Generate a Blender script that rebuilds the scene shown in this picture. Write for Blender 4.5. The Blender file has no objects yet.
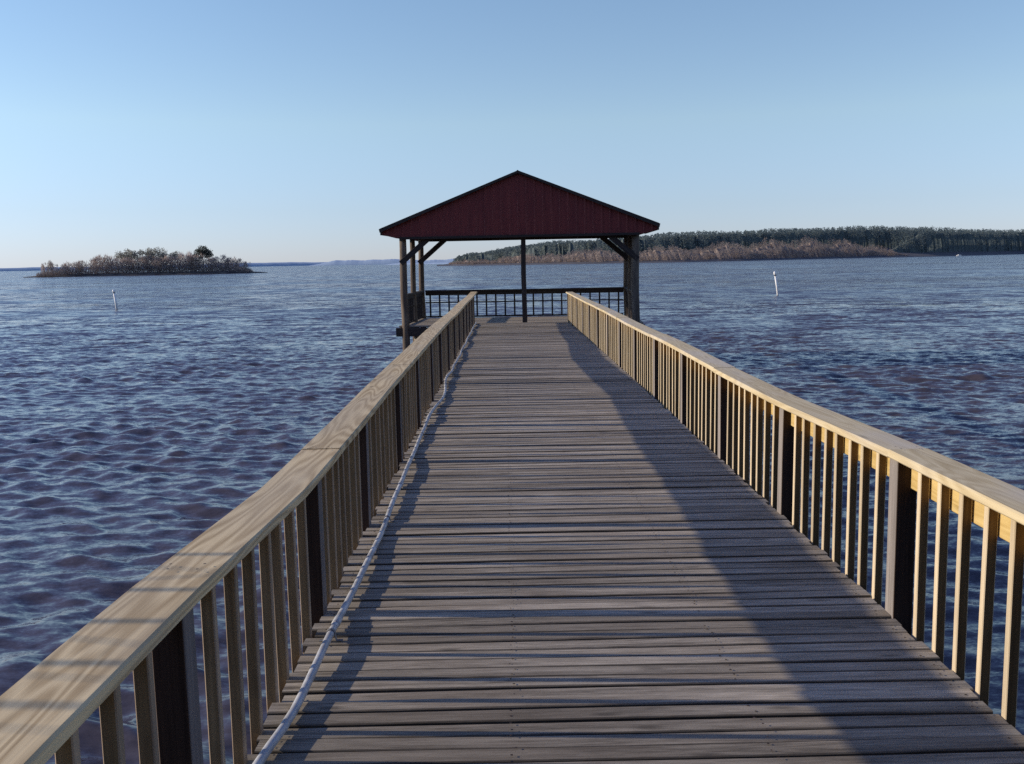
import bpy, math, random
import numpy as np
from mathutils import Vector, Matrix

random.seed(7)
rng = np.random.default_rng(11)
scene = bpy.context.scene
COL = scene.collection
R = math.radians

# ------------------------------------------------------------------ helpers
def tag(o, label=None, cat=None, group=None, kind=None):
    if label: o['label'] = label
    if cat: o['category'] = cat
    if group: o['group'] = group
    if kind: o['kind'] = kind
    return o

def empty(name, loc=(0, 0, 0), rz=0.0):
    o = bpy.data.objects.new(name, None)
    o.empty_display_size = 0.2
    COL.objects.link(o)
    o.location = loc
    o.rotation_euler = (0, 0, rz)
    return o

class MB:
    """collects polygons with a 'loc' attribute (along, across, across2) and a 'rnd' value"""
    def __init__(s):
        s.v = []; s.f = []; s.loc = []; s.rnd = []
    def vert(s, p, loc=(0, 0, 0), rnd=0.0):
        s.v.append((p[0], p[1], p[2])); s.loc.append(loc); s.rnd.append(rnd)
        return len(s.v) - 1
    def beam(s, pts, w, h, up=(0, 0, 1), ch=0.004, rnd=None, taper=None, wob=0.0):
        """timber with chamfered edges swept along pts; w across, h along up"""
        rnd = random.random() if rnd is None else rnd
        pts = [Vector(p) for p in pts]
        up0 = Vector(up)
        n = len(pts)
        rings = []
        along = 0.0
        off = random.uniform(0, 50)
        for i, p in enumerate(pts):
            t = (pts[min(i + 1, n - 1)] - pts[max(i - 1, 0)]).normalized()
            side = t.cross(up0).normalized()
            u = side.cross(t).normalized()
            if i: along += (p - pts[i - 1]).length
            k = 1.0 if taper is None else taper[0] + (taper[1] - taper[0]) * i / (n - 1)
            hw, hh, c = w / 2 * k, h / 2 * k, min(ch, w * .3, h * .3)
            if wob: hw += random.uniform(-wob, wob); hh += random.uniform(-wob, wob)
            prof = [(-hw + c, -hh), (hw - c, -hh), (hw, -hh + c), (hw, hh - c),
                    (hw - c, hh), (-hw + c, hh), (-hw, hh - c), (-hw, -hh + c)]
            ring = []
            for a, b in prof:
                q = p + side * a + u * b
                ring.append(s.vert(q, (off + along, a, b), rnd))
            rings.append(ring)
        for i in range(n - 1):
            a, b = rings[i], rings[i + 1]
            for k in range(8):
                j = (k + 1) % 8
                s.f.append((a[k], a[j], b[j], b[k]))
        s.f.append(tuple(reversed(rings[0]))); s.f.append(tuple(rings[-1]))
    def tube(s, pts, rad, sides=10, rnd=0.0, caps=True, jit=0.0):
        pts = [Vector(p) for p in pts]
        n = len(pts)
        rads = rad if isinstance(rad, (list, tuple)) else [rad] * n
        rings = []; along = random.uniform(0, 30)
        t0 = (pts[1] - pts[0]).normalized()
        ref = Vector((0, 0, 1)) if abs(t0.z) < .9 else Vector((0, 1, 0))
        for i, p in enumerate(pts):
            t = (pts[min(i + 1, n - 1)] - pts[max(i - 1, 0)]).normalized()
            a = t.cross(ref).normalized(); b = a.cross(t).normalized()
            if i: along += (p - pts[i - 1]).length
            ring = []
            for k in range(sides):
                th = 2 * math.pi * k / sides
                r = rads[i] * (1 + random.uniform(-jit, jit))
                q = p + a * (math.cos(th) * r) + b * (math.sin(th) * r)
                ring.append(s.vert(q, (along, math.cos(th) * r, math.sin(th) * r), rnd))
            rings.append(ring)
        for i in range(n - 1):
            for k in range(sides):
                j = (k + 1) % sides
                s.f.append((rings[i][k], rings[i][j], rings[i + 1][j], rings[i + 1][k]))
        if caps:
            s.f.append(tuple(reversed(rings[0]))); s.f.append(tuple(rings[-1]))
    def poly(s, pts, rnd=0.0, locs=None):
        ids = [s.vert(p, locs[i] if locs else (p[0], p[1], p[2]), rnd) for i, p in enumerate(pts)]
        s.f.append(tuple(ids))
    def prism(s, pts, d, rnd=0.0):
        """closed prism: polygon pts extruded by vector d"""
        d = Vector(d); n = len(pts)
        a = [s.vert(Vector(p), tuple(p), rnd) for p in pts]
        b = [s.vert(Vector(p) + d, tuple(Vector(p) + d), rnd) for p in pts]
        s.f.append(tuple(a)); s.f.append(tuple(reversed(b)))
        for k in range(n):
            j = (k + 1) % n
            s.f.append((a[j], a[k], b[k], b[j]))
    def mesh(s, name, mat, smooth=False):
        m = bpy.data.meshes.new(name)
        m.from_pydata(s.v, [], s.f)
        at = m.attributes.new('loc', 'FLOAT_VECTOR', 'POINT')
        at.data.foreach_set('vector', [c for l in s.loc for c in l])
        at = m.attributes.new('rnd', 'FLOAT', 'POINT')
        at.data.foreach_set('value', s.rnd)
        if smooth: m.polygons.foreach_set('use_smooth', [True] * len(m.polygons))
        m.materials.append(mat)
        m.update()
        return m
    def build(s, name, mat, parent=None, smooth=False):
        o = bpy.data.objects.new(name, s.mesh(name, mat, smooth))
        COL.objects.link(o)
        if parent: o.parent = parent
        return o

# ------------------------------------------------------------------ materials
class NT:
    def __init__(s, name):
        s.m = bpy.data.materials.new(name); s.m.use_nodes = True
        s.t = s.m.node_tree; s.n = s.t.nodes
        s.bsdf = s.n['Principled BSDF']
    def add(s, typ, ins=None, **kw):
        n = s.n.new(typ)
        for k, v in kw.items(): setattr(n, k, v)
        for k, v in (ins or {}).items():
            if isinstance(v, bpy.types.NodeSocket): s.t.links.new(v, n.inputs[k])
            else: n.inputs[k].default_value = v
        return n
    def math(s, op, a, b=0.0, clamp=False):
        return s.add('ShaderNodeMath', {0: a, 1: b}, operation=op, use_clamp=clamp).outputs[0]
    def vmath(s, op, a, b):
        return s.add('ShaderNodeVectorMath', {0: a, 1: b}, operation=op).outputs[0]
    def mix(s, f, a, b, mode='MIX'):
        n = s.add('ShaderNodeMix', data_type='RGBA', blend_type=mode)
        for k, v in ((0, f), (6, a), (7, b)):
            if isinstance(v, bpy.types.NodeSocket): s.t.links.new(v, n.inputs[k])
            else: n.inputs[k].default_value = v
        return n.outputs[2]
    def ramp(s, f, stops):
        n = s.add('ShaderNodeValToRGB', {0: f})
        e = n.color_ramp.elements
        while len(e) < len(stops): e.new(0.5)
        for i, (p, c) in enumerate(stops):
            e[i].position = p; e[i].color = c if len(c) == 4 else (*c, 1)
        return n.outputs[0]
    def attr(s, name):
        return s.add('ShaderNodeAttribute', attribute_name=name)
    def out(s, **kw):
        for k, v in kw.items():
            k = k.replace('_', ' ')
            if isinstance(v, bpy.types.NodeSocket): s.t.links.new(v, s.bsdf.inputs[k])
            else: s.bsdf.inputs[k].default_value = v
        return s.m

def C4(c): return (c[0], c[1], c[2], 1)

def wood(name, dark, light, stain=None, cathedral=0.0, streak=1.0, knots=0.35, var=0.5, stain_amt=0.0, bump=0.25, face_light=None, contrast=(.33, .72), grain=(2.5, 95), edge=None):
    t = NT(name)
    loc = t.attr('loc').outputs['Vector']; rnd = t.attr('rnd').outputs['Fac']
    shift = t.add('ShaderNodeCombineXYZ', {0: t.math('MULTIPLY', rnd, 37.0), 1: t.math('MULTIPLY', rnd, 91.0), 2: t.math('MULTIPLY', rnd, 53.0)}).outputs[0]
    base = t.vmath('ADD', loc, shift)
    fine = t.add('ShaderNodeTexNoise', {'Vector': t.vmath('MULTIPLY', base, (grain[0], grain[1], grain[1])), 'Scale': 1.0, 'Detail': 4.0, 'Roughness': .65}).outputs['Fac']
    broad = t.add('ShaderNodeTexNoise', {'Vector': t.vmath('MULTIPLY', base, (1.3, 22, 22)), 'Scale': 1.0, 'Detail': 3.0}).outputs['Fac']
    g = t.math('ADD', t.math('MULTIPLY', fine, .55), t.math('MULTIPLY', broad, .55))
    g = t.ramp(g, [(contrast[0], (0, 0, 0)), (contrast[1], (1, 1, 1))])
    if cathedral:
        n = t.add('ShaderNodeTexNoise', {'Vector': t.vmath('MULTIPLY', base, (.8, 7.5, 7.5)), 'Scale': 1.0, 'Detail': 1.5, 'Roughness': .4}).outputs['Fac']
        w = t.math('SINE', t.math('MULTIPLY', n, 75.0))
        w = t.math('MULTIPLY_ADD', w, .5); w.node.inputs[2].default_value = .5
        g = t.mix(cathedral, g, w)
    col = t.mix(g, C4(dark), C4(light))
    if face_light:                       # sunlight painted in: faces towards the walkway and the lake get a paler colour
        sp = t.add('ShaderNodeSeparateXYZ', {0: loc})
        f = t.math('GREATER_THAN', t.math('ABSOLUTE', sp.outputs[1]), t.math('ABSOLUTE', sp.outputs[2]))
        col = t.mix(f, col, t.mix(g, C4(face_light[0]), C4(face_light[1])))
    # big soft stains and board-to-board value
    big = t.add('ShaderNodeTexNoise', {'Vector': t.vmath('MULTIPLY', base, (1.1, 4, 4)), 'Scale': 1.0, 'Detail': 3.0}).outputs['Fac']
    if stain:
        f = t.ramp(big, [(0.42, (0, 0, 0)), (0.66, (1, 1, 1))])
        col = t.mix(t.math('MULTIPLY', f, stain_amt), col, C4(stain))
    if edge:                         # dirt and painted gap shade along the long edges of each board
        sp = t.add('ShaderNodeSeparateXYZ', {0: loc})
        wob = t.math('MULTIPLY', t.math('SUBTRACT', broad, .5), .014)
        f = t.add('ShaderNodeMapRange', {0: t.math('ADD', t.math('ABSOLUTE', sp.outputs[1]), wob), 1: edge[0], 2: edge[1]}).outputs[0]
        col = t.mix(t.math('MULTIPLY', f, .88), col, C4([c * .22 for c in dark]))
        py = t.add('ShaderNodeSeparateXYZ', {0: t.add('ShaderNodeNewGeometry').outputs['Position']}).outputs[1]
        near_shade = t.add('ShaderNodeMapRange', {0: py, 1: 2.5, 2: 9.0, 3: .80, 4: 1.0}).outputs[0]   # shade painted in: boards darken towards the shore end
        col = t.mix(1.0, col, t.add('ShaderNodeCombineColor', {0: near_shade, 1: near_shade, 2: near_shade}).outputs[0], 'MULTIPLY')
    rr = t.add('ShaderNodeTexWhiteNoise', {'W': t.math('MULTIPLY', rnd, 517.0)}, noise_dimensions='1D').outputs['Value']
    val = t.math('ADD', t.math('MULTIPLY', rr, var), 1 - var / 2)
    col = t.mix(1.0, col, t.add('ShaderNodeCombineColor', {0: val, 1: val, 2: val}).outputs[0], 'MULTIPLY')
    if knots:
        v = t.add('ShaderNodeTexVoronoi', {'Vector': t.vmath('MULTIPLY', base, (2.2, 9, 9)), 'Scale': 1.0}).outputs['Distance']
        k = t.ramp(v, [(0.05, (1, 1, 1)), (0.16, (0, 0, 0))])
        col = t.mix(t.math('MULTIPLY', k, knots), col, C4([c * .35 for c in dark]))
    bm = t.add('ShaderNodeBump', {'Strength': bump, 'Distance': .004, 'Height': t.math('ADD', fine, broad)})
    return t.out(Base_Color=col, Roughness=.85, Specular_IOR_Level=.25, Normal=bm.outputs[0])

def noisy(name, a, b, scale=3.0, rough=.8, detail=3.0, bump=0.0, coord='loc', stretch=(1, 1, 1), lo=.35, hi=.65, metallic=0.0, spec=.3, var=0.0):
    t = NT(name)
    if coord == 'loc': v = t.attr('loc').outputs['Vector']
    else: v = t.add('ShaderNodeNewGeometry').outputs['Position']
    v = t.vmath('MULTIPLY', v, stretch)
    n = t.add('ShaderNodeTexNoise', {'Vector': v, 'Scale': scale, 'Detail': detail}).outputs['Fac']
    f = t.ramp(n, [(lo, (0, 0, 0)), (hi, (1, 1, 1))])
    col = t.mix(f, C4(a), C4(b))
    if var:
        rnd = t.attr('rnd').outputs['Fac']
        val = t.math('ADD', t.math('MULTIPLY', rnd, var), 1 - var / 2)
        col = t.mix(1.0, col, t.add('ShaderNodeCombineColor', {0: val, 1: val, 2: val}).outputs[0], 'MULTIPLY')
    kw = dict(Base_Color=col, Roughness=rough, Metallic=metallic, Specular_IOR_Level=spec)
    if bump:
        kw['Normal'] = t.add('ShaderNodeBump', {'Strength': bump, 'Distance': .01, 'Height': n}).outputs[0]
    return t.out(**kw)

M_DECK = wood('weathered_deck_wood', (.135, .113, .086), (.54, .47, .37), stain=(.20, .158, .115), stain_amt=.5, knots=.6, var=.6, bump=.8, contrast=(.37, .72), grain=(7, 110), edge=(.0335, .0415))
M_CAP = wood('pine_cap_wood', (.36, .25, .125), (.76, .60, .35), stain=(.48, .40, .28), stain_amt=.45, cathedral=.6, knots=.6, var=.22, bump=.15)
M_CAPR = wood('yellow_pine_cap_wood', (.42, .32, .17), (.68, .57, .36), stain=(.56, .50, .41), stain_amt=.65, cathedral=.4, knots=.4, var=.06, bump=.15)
M_FASC = wood('yellow_pine_rail_wood', (.42, .28, .09), (.66, .49, .21), cathedral=.3, knots=.4, var=.2, bump=.1)
M_BAL = wood('baluster_wood', (.095, .055, .022), (.22, .14, .06), cathedral=.15, knots=.3, var=.45, bump=.12, face_light=((.42, .33, .21), (.68, .56, .38)))
M_POST = wood('dark_post_wood', (.018, .010, .007), (.075, .045, .030), knots=.25, var=.3, bump=.3, face_light=((.16, .14, .125), (.34, .30, .27)))
M_BALL = wood('shaded_baluster_wood', (.17, .11, .052), (.38, .26, .13), cathedral=.15, knots=.3, var=.45, bump=.12, face_light=((.22, .165, .115), (.40, .31, .22)))  # left-rail copy of the baluster wood, side faces painted dimmer as in shade
M_POSTL = wood('shaded_post_wood', (.018, .010, .007), (.075, .045, .030), knots=.25, var=.3, bump=.3, face_light=((.10, .09, .09), (.20, .18, .175)))  # left-rail copy of the post wood with shade put into its side faces
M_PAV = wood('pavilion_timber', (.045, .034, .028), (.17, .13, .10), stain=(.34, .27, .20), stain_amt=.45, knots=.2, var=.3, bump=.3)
M_PAVL = wood('pavilion_floor_wood', (.20, .165, .13), (.42, .36, .29), knots=.2, var=.3)
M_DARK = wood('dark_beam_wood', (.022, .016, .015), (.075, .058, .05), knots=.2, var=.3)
M_ROOF = noisy('roof_sheet', (.045, .03, .026), (.085, .05, .042), scale=6, rough=.55)
M_PIPE = noisy('conduit_plastic', (.30, .30, .31), (.56, .57, .58), scale=9, rough=.42, spec=.5)
M_PIPEJ = noisy('coupling_plastic', (.34, .35, .37), (.5, .51, .52), scale=9, rough=.5, spec=.5)
M_CLAMP = noisy('clamp_metal', (.14, .14, .15), (.26, .26, .26), scale=30, rough=.5)
M_CLAMPD = noisy('rusty_nail', (.03, .02, .016), (.07, .045, .035), scale=30, rough=.7)
M_WHITE = noisy('white_plastic_pipe', (.72, .72, .70), (.84, .84, .82), scale=2, rough=.5)
M_BAND = noisy('marker_band_dark', (.04, .04, .045), (.10, .10, .10), scale=5, rough=.6)

def metal_gable():
    t = NT('maroon_ribbed_metal')
    v = t.attr('loc').outputs['Vector']
    n = t.add('ShaderNodeTexNoise', {'Vector': t.vmath('MULTIPLY', v, (7, 7, .8)), 'Scale': 1.0, 'Detail': 4.0}).outputs['Fac']
    col = t.mix(t.ramp(n, [(.3, (0, 0, 0)), (.7, (1, 1, 1))]), C4((.155, .026, .026)), C4((.225, .042, .036)))
    return t.out(Base_Color=col, Roughness=.5, Specular_IOR_Level=.3)
M_GABLE = metal_gable()

def water_mat():
    t = NT('lake_water')
    pos = t.add('ShaderNodeNewGeometry')
    P = pos.outputs['Position']; N = pos.outputs['Normal']
    chop = t.attr('chop').outputs['Fac']
    gust = t.add('ShaderNodeTexNoise', {'Vector': t.vmath('MULTIPLY', P, (.018, .05, .02)), 'Scale': 1.0, 'Detail': 3.0}).outputs['Fac']
    gust = t.ramp(gust, [(.36, (.45, .45, .45)), (.62, (1.25, 1.25, 1.25))])
    def pert(scale, st, amt, det):
        n = t.add('ShaderNodeTexNoise', {'Vector': t.vmath('MULTIPLY', P, st), 'Scale': scale, 'Detail': det, 'Roughness': .6}).outputs['Color']
        d = t.vmath('SUBTRACT', n, (.5, .5, .5))
        k = t.add('ShaderNodeVectorMath', {0: d, 'Scale': amt}, operation='SCALE').outputs[0]
        return t.vmath('MULTIPLY', k, (.8, 1.25, .15))
    a = t.vmath('ADD', pert(8.0, (.6, 1.25, 1), .85, 5), pert(34.0, (.7, 1.2, 1), .40, 2))
    b = pert(2.2, (.6, 1.3, 1), 1.0, 3)
    c = pert(.55, (.55, 1.5, 1), 1.0, 3)
    a = t.add('ShaderNodeVectorMath', {0: a, 'Scale': gust}, operation='SCALE').outputs[0]
    far = t.vmath('ADD', b, c)
    far = t.add('ShaderNodeVectorMath', {0: far, 'Scale': t.math('MULTIPLY', chop, t.math('MULTIPLY', gust, 4.2))}, operation='SCALE').outputs[0]
    dash = t.add('ShaderNodeTexNoise', {'Vector': t.vmath('MULTIPLY', P, (.42, .11, .2)), 'Scale': 1.0, 'Detail': 4.0, 'Roughness': .65}).outputs['Fac']
    dash = t.ramp(dash, [(.32, (.42, .42, .42)), (.66, (1, 1, 1))])
    tilt = t.add('ShaderNodeVectorMath', {0: (0, -.95, 0), 'Scale': t.math('MULTIPLY', chop, dash)}, operation='SCALE').outputs[0]
    far = t.vmath('ADD', far, tilt)         # wind blows towards the home shore: the steep wave faces look that way
    nn = t.add('ShaderNodeVectorMath', {0: t.vmath('ADD', N, t.vmath('ADD', a, far))}, operation='NORMALIZE').outputs[0]
    return t.out(Base_Color=(.066, .056, .062, 1), Roughness=.07, IOR=1.45, Specular_IOR_Level=.5, Normal=nn)
M_WATER = water_mat()

def leaf_mat(name, a, b):
    t = NT(name)
    rnd = t.attr('rnd').outputs['Fac']
    info = t.add('ShaderNodeObjectInfo').outputs['Random']
    col = t.mix(rnd, C4(a), C4(b))
    v = t.math('ADD', t.math('MULTIPLY', info, .5), .75)
    col = t.mix(1.0, col, t.add('ShaderNodeCombineColor', {0: v, 1: v, 2: v}).outputs[0], 'MULTIPLY')
    # thin twigs and leaves let light through
    tr = t.add('ShaderNodeBsdfTranslucent', {'Color': col}); t.out(Base_Color=col, Roughness=.95, Specular_IOR_Level=.05)
    mx = t.add('ShaderNodeMixShader', {0: .45, 1: t.bsdf.outputs[0], 2: tr.outputs[0]})
    t.t.links.new(mx.outputs[0], t.n['Material Output'].inputs['Surface'])
    return t.m
M_TWIG = leaf_mat('bare_twigs', (.28, .23, .21), (.48, .40, .355))
M_GREYGREEN = leaf_mat('grey_green_leaves', (.20, .195, .17), (.40, .385, .32))
M_DARKPINE = leaf_mat('dark_pine_needles', (.06, .07, .065), (.14, .15, .12))
M_BARK = noisy('grey_bark', (.07, .055, .05), (.16, .13, .115), scale=2, rough=.95)
M_WOODS = leaf_mat('hazy_pine_needles', (.17, .205, .205), (.245, .285, .25))  # haze of the distance mixed into the needle colour, bluish and lifted
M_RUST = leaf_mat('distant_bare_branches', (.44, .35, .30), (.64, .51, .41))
M_SHORE = noisy('shore_mud', (.075, .075, .085), (.11, .105, .11), scale=.05, coord='pos', rough=.95)
M_ISLE = noisy('island_soil', (.035, .03, .03), (.10, .085, .07), scale=.3, coord='pos', rough=.95)
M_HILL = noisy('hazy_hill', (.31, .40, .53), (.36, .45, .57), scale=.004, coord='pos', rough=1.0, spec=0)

# ------------------------------------------------------------------ camera (pose solved from the pier's perspective)
F_PX, CX, CY, W, H = 940.0, 512.0, 382.0, 1024, 764
EYE = 1.6
def camera():
    roll = R(1.05); vpx, vpy = 505.0, 261.5
    c, s = math.cos(roll), math.sin(roll)
    x = (vpx - CX) / F_PX; y = -(vpy - CY) / F_PX
    lv = (x * c + y * s, -x * s + y * c, 1.0)
    p = -math.atan2(lv[1], lv[2])
    fw = lv[2] * math.cos(p) - lv[1] * math.sin(p)
    a = math.atan2(lv[0], fw)
    def to_world(x, y, z):          # right, up, forward
        r_, u, f = x * c + y * s, -x * s + y * c, z
        f2 = f * math.cos(p) - u * math.sin(p); u2 = u * math.cos(p) + f * math.sin(p)
        return Vector((r_ * math.cos(a) - f2 * math.sin(a), f2 * math.cos(a) + r_ * math.sin(a), u2))
    rx, uy, fz = to_world(1, 0, 0), to_world(0, 1, 0), to_world(0, 0, 1)
    cam = bpy.data.cameras.new('camera')
    o = bpy.data.objects.new('camera', cam); COL.objects.link(o)
    m = Matrix((rx, uy, -fz)).transposed().to_4x4()
    m.translation = (0, 0, EYE)
    o.matrix_world = m
    cam.sensor_width = 36.0; cam.lens = F_PX / W * 36.0
    cam.clip_start = .05; cam.clip_end = 40000
    scene.camera = o
camera()

# ------------------------------------------------------------------ light
SUN_EL, SUN_AHEAD = 17.9, 3.4
world = bpy.data.worlds.new('World'); scene.world = world; world.use_nodes = True
wn = world.node_tree.nodes; wl = world.node_tree.links
sky = wn.new('ShaderNodeTexSky'); sky.sky_type = 'NISHITA'; sky.sun_disc = False
sky.sun_elevation = R(SUN_EL); sky.sun_rotation = R(-90 + SUN_AHEAD)
sky.air_density = 1.0; sky.dust_density = 0.0; sky.ozone_density = 1.6; sky.altitude = 0
# winter air: colour of the sky corrected by height above the horizon, a little brighter towards the sun
tc = wn.new('ShaderNodeTexCoord'); sx = wn.new('ShaderNodeSeparateXYZ'); wl.new(tc.outputs['Generated'], sx.inputs[0])
rmp = wn.new('ShaderNodeValToRGB'); wl.new(sx.outputs[2], rmp.inputs[0])
el = rmp.color_ramp.elements
for p_, c_ in ((.055, (.42, .465, .69)), (.14, (.62, .622, .675)), (.27, (.65, .67, .72)), (.45, (.58, .57, .80)), (1.0, (.50, .50, .78))):
    e_ = el.new(p_) if p_ < 1 else el[-1]
    e_.position = p_; e_.color = (*c_, 1)
el[0].position = 0; el[0].color = (.315, .40, .78, 1)
side = wn.new('ShaderNodeMath'); side.operation = 'MULTIPLY_ADD'; wl.new(sx.outputs[0], side.inputs[0]); side.inputs[1].default_value = -.22; side.inputs[2].default_value = 1.97
vs = wn.new('ShaderNodeVectorMath'); vs.operation = 'SCALE'; wl.new(rmp.outputs[0], vs.inputs[0]); wl.new(side.outputs[0], vs.inputs['Scale'])
vm = wn.new('ShaderNodeVectorMath'); vm.operation = 'MULTIPLY'; wl.new(sky.outputs[0], vm.inputs[0]); wl.new(vs.outputs[0], vm.inputs[1])
wl.new(vm.outputs[0], wn['Background'].inputs[0])
wn['Background'].inputs[1].default_value = 0.12
sun = bpy.data.lights.new('sun', 'SUN'); sun.energy = 4.6; sun.angle = R(.5); sun.color = (1.0, .86, .68)
so = bpy.data.objects.new('sun', sun); COL.objects.link(so)
az = R(SUN_AHEAD)
to_sun = Vector((-math.cos(az) * math.cos(R(SUN_EL)), math.sin(az) * math.cos(R(SUN_EL)), math.sin(R(SUN_EL))))
so.rotation_euler = to_sun.to_track_quat('Z', 'Y').to_euler()
so.location = (-30, 0, 20)
scene.view_settings.view_transform = 'Standard'; scene.view_settings.look = 'None'
scene.view_settings.exposure = 0; scene.view_settings.gamma = 1
scene.cycles.use_denoising = False; scene.cycles.max_bounces = 6; scene.cycles.caustics_reflective = False

# ------------------------------------------------------------------ lake
WATER = -1.4
def lake():
    rs = [1.2]
    while rs[-1] < 16000:
        r = rs[-1]
        if r < 60: d = min(max(.035, r * r / 2400), r * .004 if r > 12 else 1)
        elif r < 600: d = r * .006
        else: d = r * .04
        rs.append(r + d)
    rs = np.array(rs)
    th = np.linspace(R(-52), R(52), 900)
    RR, TT = np.meshgrid(rs, th, indexing='ij')
    X = RR * np.sin(TT); Y = RR * np.cos(TT) - .5
    dr = np.gradient(rs)[:, None]
    sp = np.maximum(dr, RR * (th[1] - th[0]))
    Z = np.zeros_like(X); DX = np.zeros_like(X); DY = np.zeros_like(X)
    lost = np.zeros_like(X)
    N = 110
    lam = np.exp(rng.uniform(math.log(.12), math.log(1.7), N))
    main = R(-100)
    for L in lam:
        wgt = math.exp(-((math.log(L) - math.log(.46)) / .68) ** 2)
        slope = .036 * (.22 + wgt) * rng.uniform(.6, 1.4)
        ang = main + rng.normal(0, R(38))
        k = 2 * math.pi / L; a = slope / k
        dx, dy = math.cos(ang), math.sin(ang)
        ph = rng.uniform(0, 6.283)
        q = np.clip((L / sp - 2.0) / 2.0, 0, 1)
        arg = k * (X * dx + Y * dy) + ph
        sn, cs = np.sin(arg), np.cos(arg)
        Z += a * q * sn
        DX += a * q * cs * dx * .3; DY += a * q * cs * dy * .3
        lost += (1 - q) * slope * slope / 2
    # uneven wind: groups of steeper and calmer water
    grp = 1 + .28 * np.sin(X * .21 + Y * .33 + 1) * np.sin(Y * .17 - X * .11 + 2) + .2 * np.sin(X * .5 - Y * .45)
    V = np.stack([X + DX * grp, Y + DY * grp, WATER + Z * grp], -1).reshape(-1, 3)
    chop = np.sqrt(lost + .0004).reshape(-1)
    nr, nt = X.shape
    idx = np.arange(nr * nt).reshape(nr, nt)
    q = np.stack([idx[:-1, :-1], idx[:-1, 1:], idx[1:, 1:], idx[1:, :-1]], -1).reshape(-1, 4)[:, ::-1]
    # broad sheet below and around, so the lake goes on outside the view
    n0 = len(V)
    ring = np.array([[math.cos(a) * 16000, math.sin(a) * 16000, WATER - .35] for a in np.linspace(0, 2 * math.pi, 48, endpoint=False)])
    V = np.vstack([V, ring, [[0, 0, WATER - .35]]])
    chop = np.concatenate([chop, np.full(49, .2)])
    me = bpy.data.meshes.new('lake')
    nq = len(q)
    tri = np.array([[n0 + i, n0 + (i + 1) % 48, n0 + 48] for i in range(48)])
    me.vertices.add(len(V)); me.vertices.foreach_set('co', V.reshape(-1))
    loops = np.concatenate([q.reshape(-1), tri.reshape(-1)])
    me.loops.add(len(loops)); me.loops.foreach_set('vertex_index', loops)
    st = np.concatenate([np.arange(nq) * 4, nq * 4 + np.arange(48) * 3])
    me.polygons.add(len(st)); me.polygons.foreach_set('loop_start', st)
    me.polygons.foreach_set('use_smooth', np.ones(len(st), bool))
    me.update(calc_edges=True)
    at = me.attributes.new('chop', 'FLOAT', 'POINT'); at.data.foreach_set('value', chop)
    me.materials.append(M_WATER)
    o = bpy.data.objects.new('lake', me); COL.objects.link(o)
    tag(o, 'choppy brown blue lake water', kind='structure')
lake()

# ------------------------------------------------------------------ pier deck
XL, XR, Y0, Y1 = -.87, 1.70, -.6, 26.15
def dz(y): return -.09 * max(0.0, min(1.0, (y - 13) / 13)) ** 1.5
pier = empty('pier', (0.42, 0, 0))
tag(pier, 'long straight pier deck of narrow weathered grey boards over the lake', 'pier')
def put(mb, name, mat, parent, smooth=False):
    o = mb.build(name, mat, parent, smooth)
    o.matrix_parent_inverse = Matrix.Translation(-parent.location) if parent.rotation_euler.z == 0 else parent.matrix_basis.inverted()
    return o
mb = MB()
deck_rows = []
y = Y0
while y < Y1:
    deck_rows.append(y + .044)
    w = random.choice([.076, .080, .082, .082, .085])
    z = -.019 + dz(y) + random.uniform(-.0035, .0035)
    tl, tr = random.uniform(-.0045, .0045), random.uniform(-.0045, .0045)
    ex0, ex1 = XL - random.uniform(-.012, .025), XR + random.uniform(-.015, .015)
    cup = random.uniform(-.004, .006)
    sk = random.uniform(-.007, .007)
    n = 7
    pts = []
    for i in range(n):
        u = i / (n - 1)
        pts.append((ex0 + (ex1 - ex0) * u, y + w / 2 + sk * (u - .5) + .003 * math.sin(u * 7 + y * 9),
                    z + tl * (1 - u) + tr * u + cup * 4 * u * (1 - u)))
    mb.beam(pts, w, .036, ch=.005)
    y += w + random.choice([.004, .006, .008, .008, .013])
put(mb, 'deck_boards', M_DECK, pier)
nails = MB()
for y_ in deck_rows:
    if y_ > 15: break
    for x in (XL + .06, 0.0, .85, XR - .06):
        for o_ in (-.022, .022):
            if random.random() < .12: continue
            cx_, cy_ = x + random.uniform(-.012, .012), y_ + o_ + random.uniform(-.006, .006); rr_ = random.uniform(.004, .0055)
            nails.poly([(cx_ + rr_ * math.cos(a), cy_ + rr_ * math.sin(a), dz(y_) + .0045) for a in np.linspace(0, 2 * math.pi, 7)[:-1]])
no = put(nails, 'nail_heads', M_CLAMPD, pier); no['kind'] = 'stuff'
for x in (XL + .06, XR - .06):
    mb = MB(); mb.beam([(x, Y0, -.165), (x, 13, -.165), (x, 17, -.165 + dz(17)), (x, 21, -.165 + dz(21)), (x, Y1 - .1, -.165 + dz(26))], .045, .235)
    put(mb, 'rim_joist', M_DARK, pier)
for x in (.0, .85):
    mb = MB(); mb.beam([(x, Y0, -.165), (x, 13, -.165), (x, 17, -.165 + dz(17)), (x, 21, -.165 + dz(21)), (x, Y1 - .1, -.165 + dz(26))], .045, .235)
    put(mb, 'stringer', M_DARK, pier)
for yy in np.arange(1.0, 26, 3.4):
    mb = MB(); mb.beam([(XL + .02, yy, -.39 + dz(yy)), (XR - .02, yy, -.39 + dz(yy))], .09, .2)
    put(mb, 'cross_beam', M_DARK, pier)
    for x in (XL + .22, XR - .22):
        mb = MB(); mb.tube([(x, yy, -.49), (x, yy, -1.6), (x, yy, -3.2)], .12, 14, jit=.03)
        put(mb, 'pile', M_PAV, pier, True)

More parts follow.
